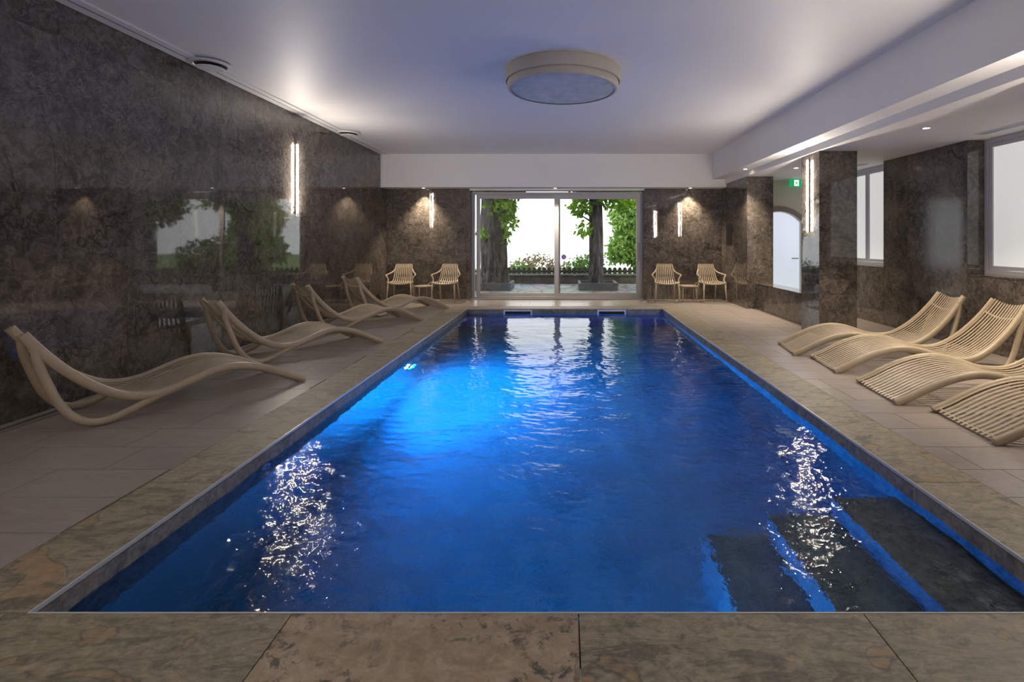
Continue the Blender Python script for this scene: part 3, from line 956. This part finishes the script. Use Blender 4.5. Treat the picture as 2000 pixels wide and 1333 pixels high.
# ------------------------------------------------------------------ armchairs and side tables
def make_chair():
    root = empty('armchair')
    prof = catmull([(.275, .765), (.235, .66), (.195, .56), (.155, .46), (.10, .405), (.02, .392), (-.10, .405), (-.20, .412), (-.235, .398)], 4)  # (y,z)
    prof = [Vector((p[0], p[1])) for p in prof] if not hasattr(prof[0], 'z') else [Vector((p.x, p.y)) for p in prof]
    n = len(prof); NSL = 10
    for k in range(NSL):
        t = -1 + 2 * k / (NSL - 1)
        mb = MB()
        for i, p in enumerate(prof):
            hwid = .150 + .055 * min(1, i / (n * .55))
            bow = .030 * (1 - t * t) if i > n * .3 else .012 * (1 - t * t)
            x = t * hwid; w = .0115
            a = prof[max(i - 1, 0)]; b = prof[min(i + 1, n - 1)]
            d = (b - a).normalized(); nr = Vector((-d.y, d.x))
            for dx, dn in ((-w, -.008), (w, -.008), (w, .004), (-w, .004)):
                mb.v.append((x + dx, p.x + nr.x * dn + (bow * .5 if i < n * .5 else 0), p.y + nr.y * dn - (bow * .5 if i > n * .4 else 0)))
        for i in range(n - 1):
            for j in range(4):
                j2 = (j + 1) % 4
                mb.f.append((i * 4 + j, i * 4 + j2, (i + 1) * 4 + j2, (i + 1) * 4 + j))
        mb.f.append((0, 1, 2, 3)); mb.f.append(tuple((n - 1) * 4 + j for j in range(4)))
        mb.build('slat', PLASTIC, root)
    for sd in (-1, 1):
        pts = catmull([(sd * .160, .262, .745), (sd * .172, .235, .665), (sd * .215, .17, .60), (sd * .275, .03, .562), (sd * .292, -.06, .55), (sd * .262, -.09, .51),
                       (sd * .238, -.11, .455), (sd * .240, -.15, .405)], 4)
        o = MB().tube(pts, .016, 8, ry=.013).build('arm', PLASTIC, root); auto_smooth(o, 60)
        o = MB().tube([(sd * .222, -.205, .392), (sd * .245, -.235, 0.0)], [.017, .014], 8).build('leg', PLASTIC, root, True)
        o = MB().tube([(sd * .185, .16, .40), (sd * .205, .26, 0.0)], [.017, .014], 8).build('leg', PLASTIC, root, True)
    fr = catmull([(-.24, -.15, .400), (-.222, -.212, .394), (-.10, -.235, .380), (0, -.238, .376), (.10, -.235, .380), (.222, -.212, .394), (.24, -.15, .400),
                  (.228, 0, .400), (.19, .16, .405), (0, .185, .40), (-.19, .16, .405), (-.228, 0, .400), (-.24, -.15, .400)], 3)
    o = MB().tube(fr, .014, 8).build('seat_frame', PLASTIC, root); auto_smooth(o, 60)
    o = MB().tube([(-.162, .262, .715), (0, .278, .715), (.162, .262, .715)], .010, 8).build('back_rail', PLASTIC, root)
    return root
chair = make_chair()
for i, (x, y, a, lab) in enumerate((
        (-3.37, 10.56, 6, 'beige slatted armchair against the far wall, in the left corner'),
        (-2.44, 10.56, -4, 'beige slatted armchair against the far wall, just left of the glass door'),
        (2.09, 10.56, -4, 'beige slatted armchair against the far wall, just right of the glass door'),
        (3.00, 10.53, 7, 'beige slatted armchair against the far wall, in the right corner'))):
    o = chair if i == 0 else copy_tree(chair)
    o.location = (x, y, 0); o.rotation_euler = (0, 0, math.radians(a))
    tag(o, lab, 'armchair', 'slatted armchairs along the far wall')

def make_table():
    root = empty('side_table')
    H = .33
    for k in range(9):
        x = -.20 + .40 * k / 8
        hl = .19 * math.sqrt(max(.35, 1 - (x / .30) ** 2))
        MB().box(x - .018, x + .018, -hl, hl, H - .012, H).build('slat', PLASTIC, root)
    ring = catmull([(-.22, -.12, H - .006), (-.17, -.185, H - .006), (0, -.205, H - .006), (.17, -.185, H - .006), (.22, -.12, H - .006), (.235, 0, H - .006),
                    (.22, .12, H - .006), (.17, .185, H - .006), (0, .205, H - .006), (-.17, .185, H - .006), (-.22, .12, H - .006), (-.235, 0, H - .006), (-.22, -.12, H - .006)], 3)
    o = MB().tube(ring, .013, 8).build('rim', PLASTIC, root); auto_smooth(o, 60)
    loop = catmull([(.21, -.13, H), (.25, -.11, H + .035), (.285, -.05, H + .055), (.29, 0, H + .057), (.285, .05, H + .055), (.25, .11, H + .035), (.21, .13, H)], 4)
    o = MB().tube(loop, .011, 8).build('carry_handle', PLASTIC, root); auto_smooth(o, 60)
    for sx in (-1, 1):
        for sy in (-1, 1):
            MB().tube([(sx * .18, sy * .14, H - .012), (sx * .205, sy * .165, 0)], [.015, .012], 8).build('leg', PLASTIC, root, True)
    return root
tb = make_table()
tb.scale = (.72, .8, 1)
tb.location = (-2.905, 10.50, 0); tb.rotation_euler = (0, 0, math.radians(40))
tag(tb, 'low beige side table with carry handle between the left armchairs', 'side table', 'low side tables between armchairs')
tb2 = copy_tree(tb)
tb2.location = (2.545, 10.55, 0); tb2.rotation_euler = (0, 0, 0)
tag(tb2, 'low beige side table with carry handle between the right armchairs', 'side table', 'low side tables between armchairs')

# ------------------------------------------------------------------ outside
tag(MB().box(-8, 12, YB + .31, 15.2, -.2, -.02).build('terrace', PAVING), 'pale crazy paved terrace outside the glass door', kind='structure')
tag(MB().box(-12, 16, 15.6, 34, -1.4, -.6).build('garden_ground', GRASS), 'green ground beyond the terrace wall', kind='structure')
ow = tag(empty('terrace_wall', (0, 15.2, -.02)), 'low mossy stone wall along the terrace edge', 'wall')
MB().box(-6, 11, 0, .35, -.5, .235).build('wall_body', OLD_WALL, ow)
MB().box(-6, 11, -.03, .38, .235, .275).build('capstone', CONCRETE, ow)
fe = tag(empty('picket_fence', (0, 15.45, .26)), 'dark round topped picket fence on the terrace wall', 'fence')
pk = [(-.05, 0), (.05, 0), (.05, .155), (.042, .175), (.022, .192), (0, .197), (-.022, .192), (-.042, .175), (-.05, .155)]
pm = MB().prism(pk, 1, 0, .025).mesh('picket', WOOD_DARK)
for k in range(76):
    p = bpy.data.objects.new('picket', pm); p.location = (-3.2 + .152 * k, 0, 0); link(p, fe)
MB().box(-3.3, 8.35, .026, .05, .04, .10).build('fence_rail', WOOD_DARK, fe)

def trunk_mesh(name, r0, r1, h, parent, seed, lean=(0, 0), flare=1.35):
    rr = np.random.default_rng(seed)
    mb = MB(); n = 28; m = 22
    ph = rr.uniform(0, 6.28, 6)
    for i in range(m):
        t = i / (m - 1); z = h * t
        r = (r0 + (r1 - r0) * t) * (1 + (flare - 1) * max(0, 1 - z / .5) ** 2)
        for k in range(n):
            w = 2 * math.pi * k / n
            d = 1 + .06 * math.sin(5 * w + ph[0] + .6 * z) + .05 * math.sin(9 * w + ph[1] - .8 * z) + .03 * math.sin(3 * w + 2.5 * z + ph[2]) + rr.normal(0, .012)
            mb.v.append((lean[0] * t + r * d * math.cos(w), lean[1] * t + r * d * math.sin(w), z))
    for i in range(m - 1):
        for k in range(n):
            k2 = (k + 1) % n
            mb.f.append((i * n + k, i * n + k2, (i + 1) * n + k2, (i + 1) * n + k))
    mb.f.append(tuple((m - 1) * n + k for k in range(n)))
    return mb.build(name, BARK, parent, True)

def foliage(parent, blobs, count, size, mat, seed, name='foliage'):
    """leaves scattered through ellipsoid blobs (cx,cy,cz,rx,ry,rz) in parent space"""
    rr = np.random.default_rng(seed)
    vol = np.array([b[3] * b[4] * b[5] for b in blobs]); vol = vol / vol.sum()
    V, Fc = [], []
    for b, fr in zip(blobs, vol):
        for _ in range(max(12, int(count * fr))):
            d = rr.normal(size=3); d /= np.linalg.norm(d)
            rad = rr.uniform(.35, 1) ** .6 * (1 + .12 * math.sin(5 * d[0] + 7 * d[2]))
            c = np.array(b[:3]) + d * rad * np.array(b[3:])
            s = size * rr.uniform(.6, 1.3)
            ax = rr.normal(size=3); ax[2] -= .5; ax /= np.linalg.norm(ax)
            sd = np.cross(ax, rr.normal(size=3)); sd /= np.linalg.norm(sd)
            nr = np.cross(ax, sd)
            n0 = len(V)
            V += [tuple(c), tuple(c + ax * s * .45 + sd * s * .28 + nr * s * .08), tuple(c + ax * s), tuple(c + ax * s * .45 - sd * s * .28 + nr * s * .08)]
            Fc += [(n0, n0 + 1, n0 + 2), (n0, n0 + 2, n0 + 3)]
    me = bpy.data.meshes.new(name); me.from_pydata(V, [], Fc); me.update(); me.materials.append(mat)
    o = link(bpy.data.objects.new(name, me), parent)
    o['kind'] = 'stuff'
    return o

LEAF_A = m_leaf('bright_green_leaves', (0.07, 0.20, 0.012), (0.32, 0.52, 0.05))
LEAF_B = m_leaf('pale_green_leaves', (0.14, 0.32, 0.05), (0.50, 0.68, 0.20))
LEAF_C = m_leaf('mid_green_leaves', (0.05, 0.15, 0.025), (0.18, 0.31, 0.06))
LEAF_R = m_leaf('russet_leaves', (0.24, 0.14, 0.10), (0.30, 0.29, 0.16))

t1 = tag(empty('chestnut_tree', (-1.86, 13.55, .0)), 'thick dark tree trunk in a planter on the left of the terrace', 'tree')
trunk_mesh('trunk', .36, .28, 5.0, t1, 1)
foliage(t1, [(.25, -.25, 2.15, .42, .3, .40), (-.25, -.35, 1.45, .18, .15, .13), (.42, -.3, 1.68, .24, .22, .30), (.1, -.1, 3.0, 1.15, 1.0, .55), (.35, -.3, 1.30, .10, .1, .12)], 4600, .17, LEAF_A, 3)
t2 = tag(empty('chestnut_tree', (.82, 13.55, .0)), 'slimmer dark tree trunk in a planter on the right of the terrace', 'tree')
trunk_mesh('trunk', .185, .165, 5.0, t2, 2)
MB().tube([(-.1, -.05, 1.75), (-.45, -.2, 1.95)], [.03, .012], 6).build('branch', BARK, t2, True)
foliage(t2, [(-.42, -.2, 2.18, .34, .25, .28), (-.33, -.2, 1.58, .22, .2, .20), (.55, -.2, 2.28, .50, .3, .20), (.1, .2, 3.0, 1.2, 1.0, .55)], 4600, .17, LEAF_A, 4)

def planter(x0, x1, y0, y1, label):
    o = tag(empty('tree_planter', ((x0 + x1) / 2, (y0 + y1) / 2, -.02)), label, 'planter', 'square concrete tree planters')
    a, b, c, d = x0 - (x0 + x1) / 2, x1 - (x0 + x1) / 2, y0 - (y0 + y1) / 2, y1 - (y0 + y1) / 2
    w = .06; h = .19
    m = MB(); m.box(a, b, c, c + w, 0, h); m.box(a, b, d - w, d, 0, h); m.box(a, a + w, c + w, d - w, 0, h); m.box(b - w, b, c + w, d - w, 0, h)
    m.build('kerb', CONCRETE, o)
    MB().box(a + w, b - w, c + w, d - w, .01, .11).build('soil', SOIL, o)
planter(-2.55, -1.38, 13.05, 14.05, 'grey concrete planter around the thick left tree')
planter(.36, 1.36, 13.05, 14.05, 'grey concrete planter around the slim right tree')

t3 = tag(empty('leafy_tree', (2.45, 16.6, -.6)), 'pale green leafy tree filling the right door pane', 'tree')
trunk_mesh('trunk', .12, .08, 3.2, t3, 6)
foliage(t3, [(-.1, 0, 2.6, .85, .6, 1.0), (-.35, -.1, 1.75, .70, .5, .7), (.2, 0, 1.3, .6, .5, .5), (.3, 0, 3.5, .9, .7, .8), (-.85, 0, 1.45, .28, .3, .35)], 9500, .17, LEAF_B, 8)
def bush(x, y, z, blobs, n, size, mat, seed, label, nm='garden_bush'):
    o = tag(empty(nm, (x, y, z)), label, 'bush', 'bushes beyond the terrace wall')
    foliage(o, blobs, n, size, mat, seed)
    MB().tube([(0, 0, 0), (.05, 0, .4)], [.05, .03], 6).build('stem', BARK, o)
bush(-.95, 19.3, -.6, [(-.75, 0, .75, .5, .4, .45), (0, 0, .85, .75, .5, .55), (.8, 0, .65, .6, .4, .40)], 1700, .12, LEAF_R, 21, 'russet and green bush behind the fence in the left pane')
bush(-1.55, 17.4, -.6, [(0, 0, .65, .45, .4, .55), (.5, 0, .55, .5, .4, .40)], 900, .12, LEAF_C, 22, 'low green bush just right of the thick trunk')
bush(.55, 18.0, -.6, [(-.1, 0, .75, .5, .4, .55), (.35, 0, .85, .6, .5, .62)], 1500, .12, LEAF_C, 23, 'rounded green bush left of the slim trunk')
bush(5.2, 20.2, -.6, [(0, 0, 1.3, 1.4, .8, 1.0), (1.4, 0, 1.1, 1.0, .8, .8)], 2600, .2, LEAF_C, 24, 'tall green bush at the right end of the fence')
bush(8.9, 17.2, -.6, [(0, 0, 1.9, 1.3, 1, 1.5)], 1800, .2, LEAF_C, 25, 'tallest green bush far right beyond the fence')

sg = tag(empty('road_sign', (-.06, 32.0, -.6)), 'round blue no parking sign with red border on a post', 'sign')
MB().tube([(0, .03, 0), (0, .03, 1.85)], .022, 8).build('post', STEEL, sg)
MB().tube([(-.13, .03, 2.12), (0, .03, 1.80), (.13, .03, 2.12)], .014, 6).build('forked_top', STEEL, sg)
def disc(r, y0, y1, z):
    m = MB(); n = 28
    m.prism([(r * math.cos(2 * math.pi * k / n), z + r * math.sin(2 * math.pi * k / n)) for k in range(n)], 1, y0, y1)
    return m
RED = plain('sign_red', (0.35, 0.02, 0.03), .4); BLUE = plain('sign_blue', (0.03, 0.05, 0.30), .4)
disc(.16, -.006, 0, .85).build('red_border', RED, sg)
disc(.13, -.010, -.006, .85).build('blue_face', BLUE, sg)
bar = MB()
bar.prism([(-.10, .935), (-.085, .95), (.10, .765), (.085, .75)], 1, -.013, -.010)
bar.build('red_slash', RED, sg)

t4 = tag(empty('shade_tree', (5.8, 16.4, -.6)), 'large dense tree right of the terrace, mirrored in the left wall', 'tree')
trunk_mesh('trunk', .30, .26, 4.2, t4, 9)
foliage(t4, [(.2, 0, 4.2, 1.7, 1.2, 1.6), (-.6, -.2, 3.0, .8, .8, .7), (1.0, 0, 2.9, 1.0, .9, .7)], 6500, .22, LEAF_C, 31)
tag(MB().box(9, 60, 19, 70, -1.6, -.55).build('meadow', GRASS), 'sloping green meadow beyond the garden', kind='structure')
